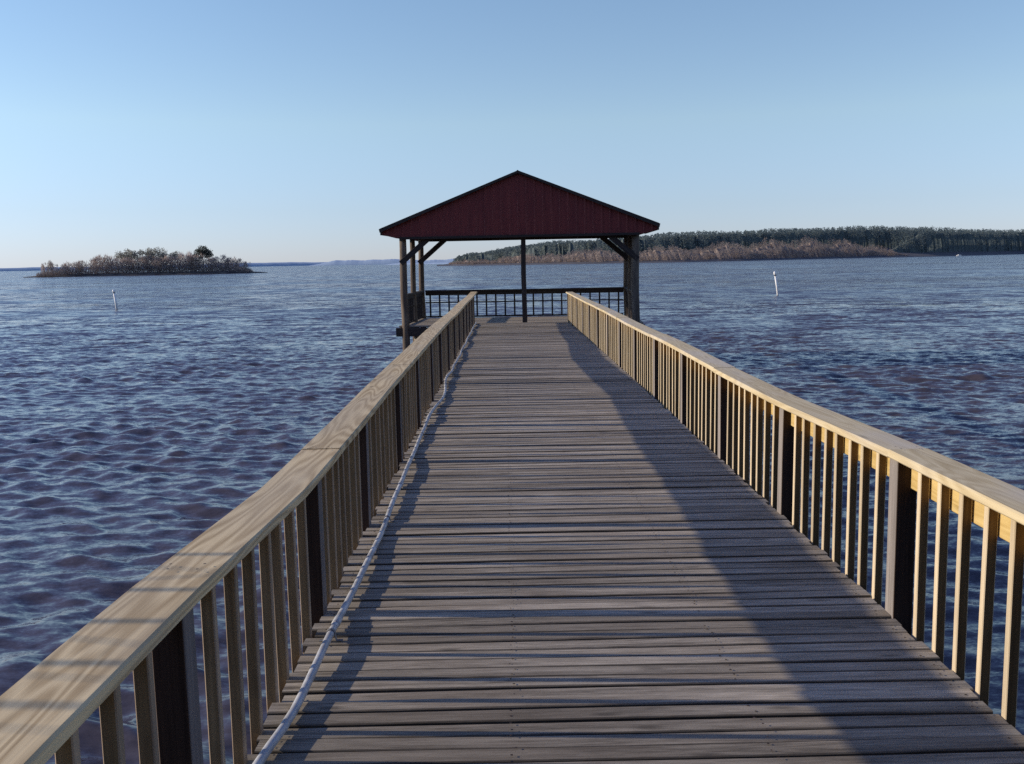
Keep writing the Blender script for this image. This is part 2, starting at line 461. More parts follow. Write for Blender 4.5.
# ------------------------------------------------------------------ railings
def interp(tab, y):
    ys = [t[0] for t in tab]
    return float(np.interp(y, ys, [t[1] for t in tab]))
CZ_L = [(-1, .825), (1.3, .822), (2.2, .813), (3.5, .775), (4.8, .775), (6.1, .79), (9, .80), (11.1, .825), (13, .80), (15.5, .775), (18.7, .80), (22, .785), (26, .79)]
CX_L = [(-1, -.872), (1.5, -.872), (2.2, -.868), (3.4, -.848), (4.6, -.855), (7, -.865), (9.1, -.87), (11, -.855), (13.5, -.885), (18.6, -.868), (26, -.87)]
CZ_R = [(-1, .752), (3.1, .755), (4.15, .752), (5.8, .728), (7.6, .732), (10, .745), (13, .735), (16, .75), (20, .74), (26, .745)]
CX_R = [(-1, 1.752), (3, 1.755), (4.1, 1.755), (5.4, 1.732), (7.2, 1.728), (9, 1.74), (11, 1.735), (14, 1.745), (20, 1.74), (26, 1.745)]

def railing(side, zt, xt, posts, yend, ystart, nb, capmat, label, xin, bh=.09, balmat=M_BAL, postmat=M_POST):
    root = empty('railing', (xin, ystart, 0))
    tag(root, label, 'railing')
    s = side                        # -1: outward is -X
    P = [ystart] + [p for p in posts if p > ystart] + [yend]
    # cap boards, butted over the posts
    joints = [ystart] + posts[0::2] + [yend]
    joints = sorted(set(j for j in joints if ystart <= j <= yend))
    for a, b in zip(joints[:-1], joints[1:]):
        mb = MB(); n = max(2, int((b - a) / .35) + 1)
        dz = random.uniform(-.004, .004); dx = random.uniform(-.004, .004)
        pts = []
        for i in range(n):
            yy = a + .0005 + (b - a - .001) * i / (n - 1)
            pts.append((interp(xt, yy) + dx, yy, interp(zt, yy) - .019 + dz))
        mb.beam(pts, .182, .036, ch=.006)
        put(mb, 'cap_rail', capmat, root)
    # rail board on edge below the cap, outside the balusters
    for a, b in zip(joints[:-1], joints[1:]):
        mb = MB(); n = max(2, int((b - a) / .35) + 1)
        pts = [(xin + s * .0585 + (interp(xt, yy) - xin - s * .03) * .25, yy, interp(zt, yy) - .0425 - bh / 2) for yy in [a + .001 + (b - a - .002) * i / (n - 1) for i in range(n)]]
        mb.beam(pts, .036, bh, ch=.004)
        put(mb, 'rail_board', M_FASC, root)
    for p in posts:
        mb = MB(); x = xin + s * (.045 + .004)
        lean = random.uniform(-.006, .006); zt_ = interp(zt, p) - .042
        # inner face just proud of the balusters
        mb.beam([(x - s * .018, p, -.34), (x - s * .018 + lean * .5, p + lean * .5, zt_ * .5), (x - s * .018 + lean, p, zt_)], .089, .089, up=(0, 1, 0), ch=.004)
        put(mb, 'post', postmat, root)
    ys = []
    for a, b in zip(P[:-1], P[1:]):
        lo = a + (.045 if a != ystart else 0); hi = b - (.045 if b != yend else -.05)
        n = nb if b - a > 1.2 else max(1, int((b - a) / .2))
        for i in range(n):
            ys.append(lo + (hi - lo) * (i + 1) / (n + 1) + random.uniform(-.012, .012))
    ys.sort()
    rest = MB()
    for i, yy in enumerate(ys):
        near = i < 100
        mb = MB() if near else rest
        x = xin + s * .0205 + random.uniform(-.003, .003)
        l1, l2 = random.uniform(-.007, .007), random.uniform(-.004, .004)
        mb.beam([(x, yy, -.27), (x + l2 * .6, yy + l1 * .6, .25), (x + l2, yy + l1, interp(zt, yy) - .041)], .039, .031, up=(0, 1, 0), ch=.003)
        if near: put(mb, 'baluster', balmat, root)
    nl = MB()
    for p in posts + [(a + b) / 2 for a, b in zip(posts[:-1], posts[1:])]:
        if p > 12: break
        for o_ in (-.045, .04):
            for oy in ((-.02, .022) if p in posts else (0,)):
                cx_, cy_ = interp(xt, p) + o_ + random.uniform(-.008, .008), p + oy + random.uniform(-.006, .006)
                nl.poly([(cx_ + .0042 * math.cos(a), cy_ + .0042 * math.sin(a), interp(zt, cy_) + .0055) for a in np.linspace(0, 2 * math.pi, 7)[:-1]])
    o = put(nl, 'nail_heads', M_CLAMPD, root); o['kind'] = 'stuff'
    if rest.v:
        o = put(rest, 'baluster', balmat, root); o['kind'] = 'stuff'
    return root

posts_l = [.75, 2.42, 4.19, 5.64, 7.50, 9.17, 10.9, 12.4, 14.1, 15.8, 17.5, 19.2, 20.9, 22.5, 24.2, 25.85]
posts_r = [.65, 2.33, 4.04, 5.75, 7.42, 9.05, 10.75, 12.45, 14.1, 15.8, 17.5, 19.2, 20.9, 22.6, 24.3, 25.9]
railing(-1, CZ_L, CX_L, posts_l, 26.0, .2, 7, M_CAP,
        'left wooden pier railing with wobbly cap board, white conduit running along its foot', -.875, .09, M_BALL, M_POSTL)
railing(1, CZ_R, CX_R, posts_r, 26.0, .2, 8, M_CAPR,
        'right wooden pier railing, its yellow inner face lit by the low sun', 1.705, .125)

# ------------------------------------------------------------------ conduit along the left edge
HOSE = [(-.86, .9), (-.84, 1.7), (-.83, 2.3), (-.82, 2.83), (-.785, 3.15), (-.775, 3.5), (-.775, 3.95), (-.765, 4.66), (-.765, 5.5), (-.775, 6.2), (-.785, 7.1), (-.80, 8.05), (-.81, 9.35),
        (-.80, 10.2), (-.765, 10.8), (-.77, 11.5), (-.835, 12.7), (-.81, 13.6), (-.82, 14.5), (-.80, 16.0), (-.825, 17.3), (-.805, 18.6), (-.83, 19.9), (-.82, 22), (-.84, 23.4), (-.83, 25.2), (-.84, 26.2)]
def hose_at(y):
    ys = [h[1] for h in HOSE]; xs = [h[0] for h in HOSE]
    i = max(1, min(len(ys) - 1, int(np.searchsorted(ys, y))))
    # smooth cubic through the points
    def sl(j):
        a, b = max(0, j - 1), min(len(ys) - 1, j + 1)
        return (xs[b] - xs[a]) / (ys[b] - ys[a])
    h = ys[i] - ys[i - 1]; t = (y - ys[i - 1]) / h
    h00 = 2 * t**3 - 3 * t**2 + 1; h10 = t**3 - 2 * t**2 + t; h01 = -2 * t**3 + 3 * t**2; h11 = t**3 - t**2
    return h00 * xs[i - 1] + h10 * h * sl(i - 1) + h01 * xs[i] + h11 * h * sl(i)
def hose_z(y): return dz(y) + .026 + .008 * math.sin(y * 2.1) + .005 * math.sin(y * 5.3 + 1)
conduit = empty('conduit', (-.86, .9, 0))
tag(conduit, 'thin wavy white plastic conduit lying along the left edge of the pier deck', 'conduit')
mb = MB(); ys = np.arange(.9, 26.2, .12)
mb.tube([(hose_at(y), y, hose_z(y)) for y in ys], .016, 12)
put(mb, 'pipe', M_PIPE, conduit, True)
for y in [2.0, 4.0, 6.6, 9.5, 13.0, 18.0]:
    mb = MB(); mb.tube([(hose_at(yy), yy, hose_z(yy)) for yy in (y - .04, y, y + .04)], .0185, 12)
    put(mb, 'coupling', M_PIPEJ, conduit, True)
for y in [2.6, 3.86, 5.72, 8.6, 10.5, 12.1, 14.6, 17.0]:
    mb = MB(); x, z = hose_at(y), hose_z(y)
    pts = [(x + math.cos(a) * .0185, y, z + math.sin(a) * .0185) for a in np.linspace(-.3, math.pi + .3, 9)]
    mb.beam([(x - .05, y, dz(y) + .004)] + [(x - .0235, y, dz(y) + .004)] + pts[::-1] + [(x + .0235, y, dz(y) + .004), (x + .05, y, dz(y) + .004)], .003, .018, up=(0, 1, 0), ch=.0005)
    put(mb, 'clamp', M_CLAMP, conduit)

# ------------------------------------------------------------------ pavilion
PYAW = R(-3.2)
pav = empty('pavilion', (.40, 26.25, 0), PYAW)
tag(pav, 'open boathouse pavilion with maroon ribbed metal gable at the end of the pier', 'pavilion')
def part(mb, name, mat, parent=pav, smooth=False): return mb.build(name, mat, parent, smooth)
PX0, PX1, PD = -3.24, 3.20, 3.5
FZ = -.145
mb = MB(); yy = 0.0
while yy < PD + .1:
    mb.beam([(-3.42, yy + .045, FZ - .019 + random.uniform(-.003, .003)), (0, yy + .045, FZ - .019), (3.42, yy + .045, FZ - .019 + random.uniform(-.003, .003))], .088, .036, ch=.004)
    yy += .095
part(mb, 'floor', M_PAVL)
for yy in (-.03, PD + .12):
    mb = MB(); mb.beam([(-3.50, yy, -.32), (3.46, yy, -.32)], .05, .24, ch=.008); part(mb, 'floor_beam', M_DARK)
for xx in (-3.40, 3.40):
    mb = MB(); mb.beam([(xx, .0, -.32), (xx, PD + .09, -.32)], .05, .24); part(mb, 'floor_beam', M_DARK)
def ppost(x, y, w, zb=-3.2, zt=2.44, mat=M_PAV):
    mb = MB()
    if mat is M_DARK: mb.beam([(x, y, zb), (x + .01, y, 0), (x - .008, y, 1.2), (x, y, zt)], w, w, up=(0, 1, 0), ch=.02, wob=.006)
    else: mb.tube([(x, y, zb), (x + .012, y, -1.2), (x + .01, y, 0), (x - .012, y, .7), (x - .006, y, 1.4), (x + .004, y, 2.0), (x, y, zt)], [w * .56, w * .55, w * .53, w * .52, w * .5, w * .49, w * .48], 16, rnd=random.random(), jit=.025)
    part(mb, 'post', mat, smooth=mat is not M_DARK)
for x, w0 in ((PX0, .2), (PX1, .21)):
    ppost(x, .02, w0); ppost(x, PD / 2, .16); ppost(x, PD - .02, .17)
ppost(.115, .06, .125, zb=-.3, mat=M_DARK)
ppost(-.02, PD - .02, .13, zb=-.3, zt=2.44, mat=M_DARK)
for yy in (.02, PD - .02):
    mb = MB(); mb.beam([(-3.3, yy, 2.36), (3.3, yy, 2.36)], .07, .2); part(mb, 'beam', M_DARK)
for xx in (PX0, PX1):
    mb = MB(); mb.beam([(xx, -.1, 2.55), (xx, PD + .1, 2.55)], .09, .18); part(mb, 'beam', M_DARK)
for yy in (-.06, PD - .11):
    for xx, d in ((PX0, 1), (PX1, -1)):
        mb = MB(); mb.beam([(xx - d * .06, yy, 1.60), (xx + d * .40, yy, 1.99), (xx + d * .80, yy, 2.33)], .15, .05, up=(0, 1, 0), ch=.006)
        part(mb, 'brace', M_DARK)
# gables: vertical ribbed metal sheet
TIPX, TIPZ, APZ, GB = 3.78, 2.53, 4.0, 2.265
def gable(y, mat):
    mb = MB()
    def top(x): return APZ - .03 - (APZ - TIPZ) * abs(x) / TIPX
    def bot(x):
        ax = abs(x)
        return GB if ax < 3.3 else GB + (ax - 3.3) / (TIPX - 3.3) * (TIPZ - .14 - GB)
    prof = []
    x = -TIPX
    pitch = .2286
    xs = [-TIPX]
    k = math.ceil(-TIPX / pitch)
    while k * pitch < TIPX:
        c = k * pitch
        for dx, dy in ((-.030, 0), (-.018, -.009), (.018, -.009), (.030, 0)):
            if -TIPX < c + dx < TIPX: prof.append((c + dx, dy))
        k += 1
    prof = [(-TIPX, 0)] + prof + [(TIPX, 0)]
    if all(abs(p[0]) > 1e-4 for p in prof):
        prof.append((0, -.009)); prof.sort()
    for (xa, da), (xb, db) in zip(prof[:-1], prof[1:]):
        mb.poly([(xa, y + da, bot(xa)), (xb, y + db, bot(xb)), (xb, y + db, top(xb)), (xa, y + da, top(xa))])
        mb.poly([(xa, y + da + .004, top(xa)), (xb, y + db + .004, top(xb)), (xb, y + db + .004, bot(xb)), (xa, y + da + .004, bot(xa))])
    return part(mb, 'gable', mat)
gable(-.13, M_GABLE); gable(PD + .13, M_GABLE)
mb = MB(); mb.beam([(-3.3, -.175, GB + .02), (3.3, -.175, GB + .02)], .05, .07); part(mb, 'gable_trim', M_DARK)
# roof: two ribbed slopes with dark rake trim
for sgn in (-1, 1):
    mb = MB()
    ya, yb = -.22, PD + .22
    tipx, tipz = (TIPX + .05) * sgn, TIPZ - .02
    a = [(0, ya, APZ), (tipx, ya, tipz), (tipx, ya, tipz + .035), (0, ya, APZ + .035)]
    mb.prism(a, (0, yb - ya, 0))
    yy = ya + .1
    while yy < yb:
        q = [(0, yy, APZ + .035), (tipx, yy, tipz + .035), (tipx, yy, tipz + .06), (0, yy, APZ + .06)]
        mb.prism(q, (0, .03, 0)); yy += .3
    part(mb, 'roof', M_ROOF)
    for y_ in (ya - .03, yb):
        mb = MB()
        q = [(0, y_, APZ - .02), (tipx, y_, tipz - .06), (tipx + sgn * .02, y_, tipz + .035), (0, y_, APZ + .045)]
        mb.prism(q, (0, .03, 0)); part(mb, 'rake_trim', M_DARK)
    mb = MB(); mb.beam([(tipx - sgn * .03, ya, tipz - .07), (tipx - sgn * .03, yb, tipz - .07)], .04, .12); part(mb, 'eave_trim', M_DARK)
    for yy in np.arange(.3, PD, .6):
        mb = MB(); mb.beam([(0.02 * sgn, yy, APZ - .09), (tipx * .98, yy, tipz - .06)], .045, .12, ch=.003); part(mb, 'rafter', M_DARK)
mb = MB(); mb.tube([(0, -.24, APZ + .028), (0, PD + .24, APZ + .028)], .03, 8); part(mb, 'ridge_cap', M_ROOF)
# pavilion rails: far side and both flanks
def prail(p0, p1, n, slatw=.05, cap=True):
    root = MB(); p0, p1 = Vector(p0), Vector(p1)
    mid = (p0 + p1) / 2
    d = (p1 - p0)
    root.beam([p0 + Vector((0, 0, .715)), mid + Vector((0, 0, .705)), p1 + Vector((0, 0, .715))], .14, .05)
    r = part(root, 'rail', M_DARK)
    mb = MB(); mb.beam([p0 + Vector((0, 0, .63)), p1 + Vector((0, 0, .63))], .04, .115); part(mb, 'upper_rail', M_DARK, r)
    mb = MB(); mb.beam([p0 + Vector((0, 0, .35)), p1 + Vector((0, 0, .35))], .03, .036); part(mb, 'mid_rail', M_DARK, r)
    mb = MB(); mb.beam([p0 + Vector((0, 0, -.10)), p1 + Vector((0, 0, -.10))], .035, .05); part(mb, 'lower_rail', M_DARK, r)
    for i in range(n):
        q = p0 + d * ((i + .5) / n)
        mb = MB(); mb.beam([q + Vector((0, 0, -.12)), q + Vector((0, 0, .60))], slatw, slatw, up=(0, 1, 0) if abs(d.x) > abs(d.y) else (1, 0, 0)); part(mb, 'baluster', M_DARK, r)
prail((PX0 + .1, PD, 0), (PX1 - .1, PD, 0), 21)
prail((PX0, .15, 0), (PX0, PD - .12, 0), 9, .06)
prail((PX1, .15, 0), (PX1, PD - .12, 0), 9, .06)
mb = MB(); mb.tube([(-3.0, .6, -3.2), (-3.0, .6, -.3)], .09, 12); part(mb, 'pile', M_PAVL, smooth=True)

# ------------------------------------------------------------------ white marker poles in the lake
def marker(x, y, h, lean, label):
    root = empty('marker_pole', (x, y, WATER))
    tag(root, label, 'marker pole')
    mb = MB(); top = Vector((lean * h, 0, h))
    mb.tube([(-.6 * lean, 0, -.8), tuple(top * .35 + Vector((.012, 0, 0))), tuple(top * .8)], [.085, .08, .078], 14)
    mb.build('pole', M_WHITE, root, True)
    mb = MB(); mb.tube([tuple(top * .80), tuple(top * .845)], .07, 14); mb.build('band', M_BAND, root, True)
    mb = MB(); mb.tube([tuple(top * .845), tuple(top * .86), tuple(top * .93), tuple(top * .985), tuple(top)], [.08, .105, .11, .085, .03], 14); mb.build('cap', M_WHITE, root, True)
marker(-29.2, 70.9, 1.45, -.10, 'short white marker pole leaning in the water in front of the island')
marker(21.4, 74.0, 1.85, -.16, 'taller white leaning marker pole in the water right of the pavilion')

# ------------------------------------------------------------------ trees
def crown_twigs(seed, w, h, n, base=.0, spread=1.0):
    """bare crown: many thin upright slivers spreading from the stems"""
    r = random.Random(seed); mb = MB()
    stems = [(r.gauss(0, w * .20), r.gauss(0, w * .2), r.uniform(.72, 1.0) * h) for _ in range(r.randint(6, 9))]
    for i in range(n):
        sx, sy, sh = r.choice(stems)
        t = r.random() ** .75
        z = base + t * (sh - base)
        rad = w * .30 * math.sin(math.pi * min(1, .18 + t * .80)) + .1
        a = r.uniform(0, 6.283); q = rad * math.sqrt(r.random()) * spread
        p = Vector((sx * (.5 + t * .8) + math.cos(a) * q, sy * (.5 + t * .8) + math.sin(a) * q, z))
        d = Vector((math.cos(a) * r.uniform(.1, .8), math.sin(a) * r.uniform(.1, .8), 1)).normalized()
        L = r.uniform(.5, 1.5); wd = r.uniform(.04, .12)
        s_ = d.cross(Vector((r.uniform(-1, 1), r.uniform(-1, 1), .1))).normalized() * wd
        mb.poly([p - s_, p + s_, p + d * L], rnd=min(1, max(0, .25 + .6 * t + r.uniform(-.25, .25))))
    return mb
def crown_leaf(seed, lobes, n, size):
    r = random.Random(seed); mb = MB()
    tot = sum(l[3] ** 2 for l in lobes)
    for (x, y, z, rad, fl) in lobes:
        m = int(n * rad ** 2 / tot)
        tone = r.uniform(-.15, .15)
        for i in range(m):
            v = Vector((r.gauss(0, 1), r.gauss(0, 1), r.gauss(0, 1))).normalized() * rad * (r.random() ** .33) * r.uniform(.75, 1.12)
            v.z *= fl
            p = Vector((x, y, z)) + v
            a = Vector((r.gauss(0, 1), r.gauss(0, 1), r.gauss(0, 1))).normalized()
            b = a.cross(Vector((r.gauss(0, 1), r.gauss(0, 1), r.gauss(0, 1)))).normalized()
            s_ = size * r.uniform(.5, 1.3)
            mb.poly([p + a * s_, p + b * s_ * .8, p - a * s_ * .7, p - b * s_ * .7],
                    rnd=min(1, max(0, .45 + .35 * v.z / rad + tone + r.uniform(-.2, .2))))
    return mb
def trunk_mb(seed, h, r0, forks=4, w=2.0):
    r = random.Random(seed); mb = MB()
    pts = [(0, 0, -.6)]; x = y = 0
    for i in range(1, 6):
        x += r.gauss(0, .09) * w * .5; y += r.gauss(0, .09) * w * .5
        pts.append((x, y, h * i / 5))
    mb.tube(pts, [r0, r0 * .85, r0 * .72, r0 * .58, r0 * .4, r0 * .15], 7)
    for k in range(forks):
        a = r.uniform(0, 6.283); i = r.randint(1, 3); p = Vector(pts[i])
        L = r.uniform(.25, .45) * h
        q = p + Vector((math.cos(a) * L * .45, math.sin(a) * L * .45, L * .8))
        mid = (p + q) / 2 + Vector((math.cos(a), math.sin(a), 0)) * L * .1
        mb.tube([p, mid, q], [r0 * .5, r0 * .3, r0 * .08], 5)
    return mb
def tree_proto(name, trunk, crown, mt, mc):
    return (name, trunk.mesh('trunk', mt), crown.mesh('crown', mc))
def plant_tree(proto, loc, s, rz, label, cat='tree', group=None):
    name, tm, cm = proto
    o = empty(name, loc, rz); o.scale = s if isinstance(s, tuple) else (s, s, s)
    tag(o, label, cat, group)
    for nm, me in (('trunk', tm), ('crown', cm)):
        c = bpy.data.objects.new(nm, me); COL.objects.link(c); c.parent = o
    return o

BARE = [tree_proto('bare_tree', trunk_mb(50 + i, 6.5, .16, 7), crown_twigs(20 + i, 6.0, 8.0, 850, base=.8), M_BARK, M_TWIG) for i in range(4)]
def lob(seed, w, h, n, z0):
    r = random.Random(seed)
    return [(r.gauss(0, w * .25), r.gauss(0, w * .25), z0 + r.random() * (h - z0) * .85, w * r.uniform(.16, .27), .72) for _ in range(n)]
ROUND = [tree_proto('round_crowned_tree', trunk_mb(80 + i, 8.0, .25, 6), crown_leaf(33 + i, lob(60 + i, 8.5, 10, 15, 5.4), 1500, .26), M_BARK, M_GREYGREEN) for i in range(3)]
DOME = tree_proto('pine_tree', trunk_mb(99, 10.2, .22, 7, 1.2),
                  crown_leaf(5, [(0, 0, 9.6, 2.3, .8), (-1.6, 0, 8.7, 1.8, .8), (1.8, .2, 8.5, 1.9, .8), (2.7, 0, 7.3, 1.4, .8), (-2.5, 0, 7.2, 1.4, .8), (.3, 0, 8.0, 2.0, .7), (1.5, .5, 6.4, 1.2, .7), (-1.2, .5, 6.2, 1.1, .7), (2.4, 0, 5.2, .9, .6), (-2.0, 0, 5.0, .9, .6)], 3400, .22), M_BARK, M_DARKPINE)

# island: a low bank
def island():
    mb = MB(); n = 60
    x0, x1, yc = -200.0, -103.5, 402.0
    prev = None
    for i in range(n + 1):
        u = i / n; x = x0 + (x1 - x0) * u
        wd = 16 * math.sin(math.pi * min(1, max(0, u))) ** .6 + .3
        hh = .9 * min(1, 8 * u, 8 * (1 - u)) + .12 * math.sin(u * 40) * min(1, 8 * u, 8 * (1 - u))
        front = yc - 8 + 8 * math.sin(u * 3) - wd * .4 + 18 * u * u
        row = [mb.vert((x, front + dy * wd, WATER + z), (x, dy, z)) for dy, z in ((-.12, -.6), (0, .12), (.06, hh * .6), (.3, hh + .2), (.7, hh + .2), (1.0, .0), (1.1, -.6))]
        if prev:
            for k in range(len(row) - 1): mb.f.append((prev[k], row[k], row[k + 1], prev[k + 1]))
        prev = row
    o = mb.build('island', M_ISLE, None, True); tag(o, 'low dark muddy bank of the wooded island', kind='structure')
    return
island()
SC = .425
def isle_x(px): return -194.6 + (px - 45) * (84.0 / 205)
def isle_y(px): u = (px - 45) / 205; return 398 + 8 * math.sin(u * 3) - 4 + 18 * u * u
ORD = ['first', 'second', 'third', 'fourth', 'fifth', 'sixth', 'seventh', 'eighth', 'ninth', 'tenth', 'eleventh', 'twelfth', 'thirteenth', 'fourteenth', 'fifteenth', 'sixteenth', 'seventeenth', 'eighteenth', 'nineteenth', 'twentieth']
g1 = 'bare trees on the island'
bares = [(48, 12, .6), (56, 15, .8), (70, 14, 1.), (82, 16, 1.0), (95, 20, 1), (106, 20, 1), (116, 19, 1), (127, 19, 1), (137, 18, 1.1), (147, 19, 1), (158, 18, 1.1), (168, 20, 1), (177, 21, .9), (186, 22, 1), (193, 21, .9), (208, 18, 1.1), (217, 18, 1), (226, 15, .9), (234, 16, .9), (243, 12, .8)]
for i, (px, hp, ws) in enumerate(bares):
    sz = hp * SC / 8.6
    if i == 0: lab = 'tiny lone bare sapling at the left tip of the island'
    elif i == len(bares) - 1: lab = 'low bare tree at the right tip of the island'
    else: lab = '%s grey brown bare tree from the left tip of the island' % ORD[i]
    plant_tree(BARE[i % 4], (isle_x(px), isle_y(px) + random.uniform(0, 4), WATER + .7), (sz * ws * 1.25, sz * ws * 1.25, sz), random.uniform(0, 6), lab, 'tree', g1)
g2 = 'grey green round trees on the island'
names = ['leftmost', 'second from left', 'middle', 'fourth from left', 'rightmost']
for i, (px, hp) in enumerate([(117, 23), (127, 26), (140, 25), (152, 25), (165, 23)]):
    sz = hp * SC / 10.2
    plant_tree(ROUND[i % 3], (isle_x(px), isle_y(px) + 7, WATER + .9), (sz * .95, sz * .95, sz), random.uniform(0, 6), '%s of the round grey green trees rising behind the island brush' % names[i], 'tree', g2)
plant_tree(DOME, (isle_x(199.5), isle_y(200) + 3, WATER + .9), (1.15, 1.15, 1.0), 0, 'tall dark pine with domed crown on the right half of the island', 'tree')
# brush along the island bank
def brush():
    r = random.Random(3); mb = MB()
    for i in range(15000):
        px = r.uniform(48, 249); u = (px - 45) / 205
        hmax = (5.9 * math.sin(math.pi * min(1, max(0, (px - 45.5) / 205))) ** .75 + .4) * (1 + .22 * math.sin(px * .9) + .15 * math.sin(px * 2.3))
        z = hmax * r.random() ** 1.5
        p = Vector((isle_x(px), isle_y(px) + r.uniform(-2.0, 7) - 1.5, WATER + .3 + z))
        d = Vector((r.gauss(0, .35), r.gauss(0, .3), 1)).normalized()
        L = r.uniform(.4, 1.2); wd = r.uniform(.05, .13)
        s_ = d.cross(Vector((r.uniform(-.5, .5), 1, 0))).normalized() * wd
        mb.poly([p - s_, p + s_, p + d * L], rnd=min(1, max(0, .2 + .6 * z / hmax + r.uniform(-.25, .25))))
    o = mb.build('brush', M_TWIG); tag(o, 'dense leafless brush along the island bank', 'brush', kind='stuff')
brush()

# ------------------------------------------------------------------ right shore
# (X, Y, canopy top z, bare-tree top z) along the waterline
SH = [(-54, 860, 2.5, 2), (-32, 830, 9, 6), (-4, 810, 11.3, 7), (14, 790, 12.8, 8), (44, 765, 15.1, 9.5), (74, 745, 16.1, 10), (103, 735, 17.6, 9.5), (135, 735, 18.2, 11), (188, 765, 20.4, 13.5), (264, 855, 23, 17), (346, 955, 26.6, 18), (417, 1005, 28.5, 12), (436, 1020, 28.8, 8), (448, 1030, 29, 3), (482, 1055, 29.6, 3), (577, 1155, 29, 3), (711, 1305, 29.5, 3), (900, 1450, 31, 3), (1150, 1600, 32, 3)]
SX = [s[0] for s in SH]
def sh(x, k):
    v = float(np.interp(x, SX, [s[k] for s in SH]))
    return v if k < 2 else (v * 1.16 + min(5.0, v * .25) if k == 2 else v * 1.28)
def shore():
    mb = MB(); prev = None
    for x in np.arange(-62, 1151, 12):
        y = sh(x, 1); top = sh(x, 2)
        row = [mb.vert((x, y + dy, WATER + z), (x, dy, z)) for dy, z in ((-6, -1.5), (0, .35), (5, 1.2), (60, max(.8, top * .22)), (160, max(.7, top * .42)), (420, max(.5, top * .5)), (700, -1.5))]
        if prev:
            for k in range(len(row) - 1): mb.f.append((prev[k], row[k], row[k + 1], prev[k + 1]))
        prev = row
    o = mb.build('far_shore', M_SHORE, None, True); tag(o, 'low wooded shore across the lake on the right', kind='structure')
shore()
def clump(mb, r, c, rx, rz, n, size, lo, hi):
    for i in range(n):
        v = Vector((r.gauss(0, 1), r.gauss(0, 1), r.gauss(0, 1))).normalized() * (r.random() ** .35)
        p = Vector(c) + Vector((v.x * rx, v.y * rx, v.z * rz))
        a = Vector((r.gauss(0, 1), r.gauss(0, .5), r.gauss(0, 1))).normalized()
        b = a.cross(Vector((r.gauss(0, .4), -1, r.gauss(0, .4)))).normalized()
        s_ = size * r.uniform(.5, 1.3)
        mb.poly([p + a * s_, p + b * s_, p - a * s_ * .8, p - b * s_ * .8], rnd=min(1, max(0, lo + (hi - lo) * (.5 + .5 * v.z) + r.uniform(-.15, .15))))
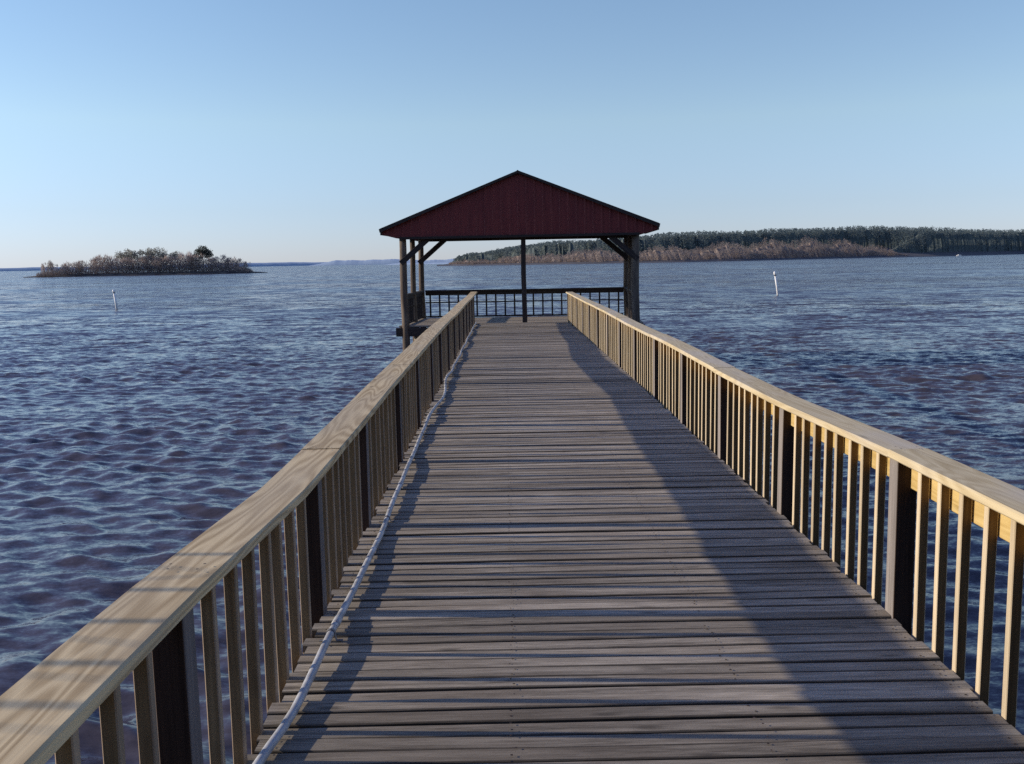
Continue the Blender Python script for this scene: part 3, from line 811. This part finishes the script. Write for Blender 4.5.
def woods():
    r = random.Random(21); mb = MB()
    for dep, gap in ((170, 3.2), (95, 3.2), (35, 3.4)):
        x = -46.0
        while x < 1100:
            top = sh(x, 2); front = sh(x, 3)
            if front > 11 and dep == 35: x += gap; continue
            ground = {170: top * .40, 95: top * .28, 35: top * .1}[dep]
            ht = {170: top, 95: top * .93, 35: top * .86}[dep] + r.uniform(-.5, .3) * min(1, top / 18) + .8 * math.sin(x * .045 + dep) + .5 * math.sin(x * .13 + dep * 2)
            h = ht - ground
            y = sh(x, 1) + dep + r.uniform(-14, 14)
            rx = r.uniform(3.2, 5.4) * min(1, .5 + top / 40)
            tone = r.uniform(-.10, .12)
            for q in range(3):
                f = q / 2
                clump(mb, r, (x + r.uniform(-1.2, 1.2), y + r.uniform(-1, 1), WATER + ground + h * (.32 + .50 * f)), rx * (1.0 - .3 * f), h * .2, 70, .55, .12 + tone, .55 + tone)
            x += gap * r.uniform(.7, 1.3) * (1 if x < 500 else 1.6)
    for dep, kz in ((175, .90), (100, .82), (40, .72)):
        prev = None
        for x in np.arange(-50, 1150, 1.6):
            if dep == 40 and sh(x, 3) > 11: prev = None; continue
            top = sh(x, 2); y = sh(x, 1) + dep + r.uniform(-2, 2)
            hz = (top * kz + r.uniform(-.9, .9) * min(1, top / 18)) * (min(1, max(.15, (x - 412) / 75)) if dep == 40 and x > 300 else 1)
            row = [mb.vert((x, y - 9, WATER - .5), (0, 0, 0), .05), mb.vert((x + r.uniform(-.5, .5), y - 6, WATER + hz * .55), (0, 0, 0), r.uniform(0, .4)), mb.vert((x, y, WATER + hz), (0, 0, 0), r.uniform(.2, .7)), mb.vert((x, y + 14, WATER + hz * .9), (0, 0, 0), .3)]
            if prev:
                for k in range(3): mb.f.append((prev[k], row[k], row[k + 1], prev[k + 1]))
            prev = row
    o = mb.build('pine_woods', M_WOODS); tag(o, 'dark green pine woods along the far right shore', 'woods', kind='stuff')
    mb = MB()
    for dep in (44, 26, 10):
        x = -50.0
        while x < 455:
            front = sh(x, 3) * {44: 1.0, 26: .88, 10: .62}[dep]
            if front < 3: x += 4; continue
            fade = 1 if x < 400 else max(.3, (460 - x) / 60)
            grp = .84 + .16 * math.sin(x * .11) + .06 * math.sin(x * .31 + 2)
            h = front * fade * grp + r.uniform(-.8, .8)
            ground = .8 if dep < 30 else 1.6
            y = sh(x, 1) + dep + r.uniform(-5, 5)
            tone = r.uniform(-.18, .2) + .12 * math.sin(x * .07)
            rx = r.uniform(2.2, 3.6)
            for q in range(2):
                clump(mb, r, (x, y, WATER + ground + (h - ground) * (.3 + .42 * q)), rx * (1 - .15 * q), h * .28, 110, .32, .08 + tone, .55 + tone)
            x += r.uniform(2.4, 4.4)
    prev = None
    for x in np.arange(-50, 440, 1.4):
        front = sh(x, 3)
        fade = 1 if x < 400 else max(.2, (440 - x) / 60)
        hz = max(.3, front * fade * (.84 + .16 * math.sin(x * .11) + .06 * math.sin(x * .31 + 2)) * .72 + r.uniform(-.7, .7)); y = sh(x, 1) + 30 + r.uniform(-2, 2)
        row = [mb.vert((x, y - 24, WATER - .5), (0, 0, 0), .1), mb.vert((x + r.uniform(-.4, .4), y - 12, WATER + hz * .5), (0, 0, 0), r.uniform(.05, .5)), mb.vert((x, y, WATER + hz), (0, 0, 0), r.uniform(.3, .9))]
        if prev:
            for k in range(2): mb.f.append((prev[k], row[k], row[k + 1], prev[k + 1]))
        prev = row
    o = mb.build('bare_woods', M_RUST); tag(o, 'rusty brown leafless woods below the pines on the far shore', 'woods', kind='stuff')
woods()
# very far hazy land
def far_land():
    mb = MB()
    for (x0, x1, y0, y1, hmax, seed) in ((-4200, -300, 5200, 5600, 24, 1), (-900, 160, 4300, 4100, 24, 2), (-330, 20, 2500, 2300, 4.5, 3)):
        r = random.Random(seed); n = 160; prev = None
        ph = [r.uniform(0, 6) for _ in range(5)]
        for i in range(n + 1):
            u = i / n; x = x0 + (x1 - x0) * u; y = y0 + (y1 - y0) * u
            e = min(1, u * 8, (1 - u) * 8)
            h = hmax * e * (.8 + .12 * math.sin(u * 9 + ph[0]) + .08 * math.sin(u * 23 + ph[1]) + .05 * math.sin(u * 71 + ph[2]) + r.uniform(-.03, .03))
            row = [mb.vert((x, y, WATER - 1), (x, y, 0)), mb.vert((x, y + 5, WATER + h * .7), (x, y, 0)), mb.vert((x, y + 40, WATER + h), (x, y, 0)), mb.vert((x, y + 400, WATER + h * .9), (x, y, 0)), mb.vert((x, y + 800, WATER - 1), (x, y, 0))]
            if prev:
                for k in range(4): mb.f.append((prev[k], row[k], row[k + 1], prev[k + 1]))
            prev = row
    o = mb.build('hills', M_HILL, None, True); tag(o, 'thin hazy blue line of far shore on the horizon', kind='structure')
far_land()

# ------------------------------------------------------------------ small white boat far off by the right shore
def boat():
    root = empty('boat', (486, 1012, WATER), R(12)); root.scale = (.8, .8, .8)
    tag(root, 'tiny white motorboat on the water before the far right shore', 'boat')
    mb = MB(); prev = None
    for u, wd, sh_, k in ((-3.4, 1.1, 1.0, -.3), (-1.5, 1.25, 1.0, -.4), (.8, 1.2, 1.1, -.4), (2.4, .8, 1.3, -.3), (3.7, .05, 1.55, .3)):
        row = [mb.vert((u, -wd, sh_)), mb.vert((u, -wd * .75, k * .4)), mb.vert((u, 0, k)), mb.vert((u, wd * .75, k * .4)), mb.vert((u, wd, sh_))]
        if prev:
            for q in range(4): mb.f.append((prev[q], row[q], row[q + 1], prev[q + 1]))
            mb.f.append((prev[4], row[4], row[0], prev[0]))
        else: mb.f.append(tuple(reversed(row)))
        prev = row
    mb.build('hull', M_WHITE, root)
    mb = MB(); mb.beam([(-1.2, 0, 1.45), (1.0, 0, 1.4)], 1.7, .9, ch=.15); mb.build('cabin', M_WHITE, root)
    mb = MB(); mb.beam([(1.02, 0, 1.55), (1.12, 0, 1.53)], 1.4, .4, ch=.05); mb.build('windscreen', M_BAND, root)
    mb = MB(); mb.beam([(-3.75, 0, .9), (-3.45, 0, .9)], .4, 1.1, ch=.08); mb.build('outboard_motor', M_BAND, root)
boat()

# ------------------------------------------------------------------ unseen bare sapling, added to cast shadow bands on the left cap
def sapling():
    root = empty('sapling', (-5.0, 2.1, WATER))
    tag(root, 'added out-of-view leafless sapling whose thin stems shade the left cap board', 'tree')
    mb = MB(); z0 = -WATER
    for i, (yb, lean) in enumerate([(1.70, -.02), (1.86, .03), (2.09, -.01), (2.30, .05), (2.62, .02)]):
        yy = yb + .18 - 2.1
        x = random.uniform(-.25, .25)
        mb.tube([(x, yy * .35, -.5), (x, yy * .8, 1.6), (x + .03, yy - .02, 2.9), (x, yy + .01, 3.55), (x + .05, yy + lean * 3, 4.6), (x + .1, yy + lean * 6, 5.6)], [.04, .028, .015, .010, .007, .003], 8)
        for k in range(5):
            zz = 3.3 + k * .42; a = random.uniform(0, 6.28)
            mb.tube([(x + .02, yy, zz), (x + .3 * math.cos(a), yy + .3 * math.sin(a), zz + .45)], [.006, .002], 5)
    mb.build('stem', M_BARK, root, True)
sapling()

# ------------------------------------------------------------------ the home shore the pier starts from, behind the camera, its woods added to block sky light
def home_shore():
    mb = MB(); prev = None
    for x in np.arange(-90, 91, 6):
        row = [mb.vert((x, y + 1.5 * math.sin(x * .2), z), (x, y, 0)) for y, z in ((-2.2, WATER - .4), (-4, -1.0), (-9, -.35), (-60, .6))]
        if prev:
            for k in range(3): mb.f.append((row[k], prev[k], prev[k + 1], row[k + 1]))
        prev = row
    o = mb.build('home_shore', M_ISLE, None, True); tag(o, 'earth bank the pier starts from', kind='structure')
    r = random.Random(77); mb = MB()
    for i in range(46):
        x = r.uniform(-75, 75); y = -16 - r.random() * 16; h = r.uniform(13, 20)
        mb.tube([(x, y, -.6), (x + .2, y, h * .5), (x, y, h * .95)], [.28, .2, .05], 6)
        for q in range(6):
            clump(mb, r, (x + r.uniform(-1.5, 1.5), y + r.uniform(-1.5, 1.5), h * (.12 + .15 * q)), 3.6 - .32 * q, 2.0, 70, .75, .1, .8)
    o = mb.build('sky_block_woods', M_DARKPINE); tag(o, 'unseen dark woods added on the home shore to block sky light', 'woods', kind='stuff')
home_shore()
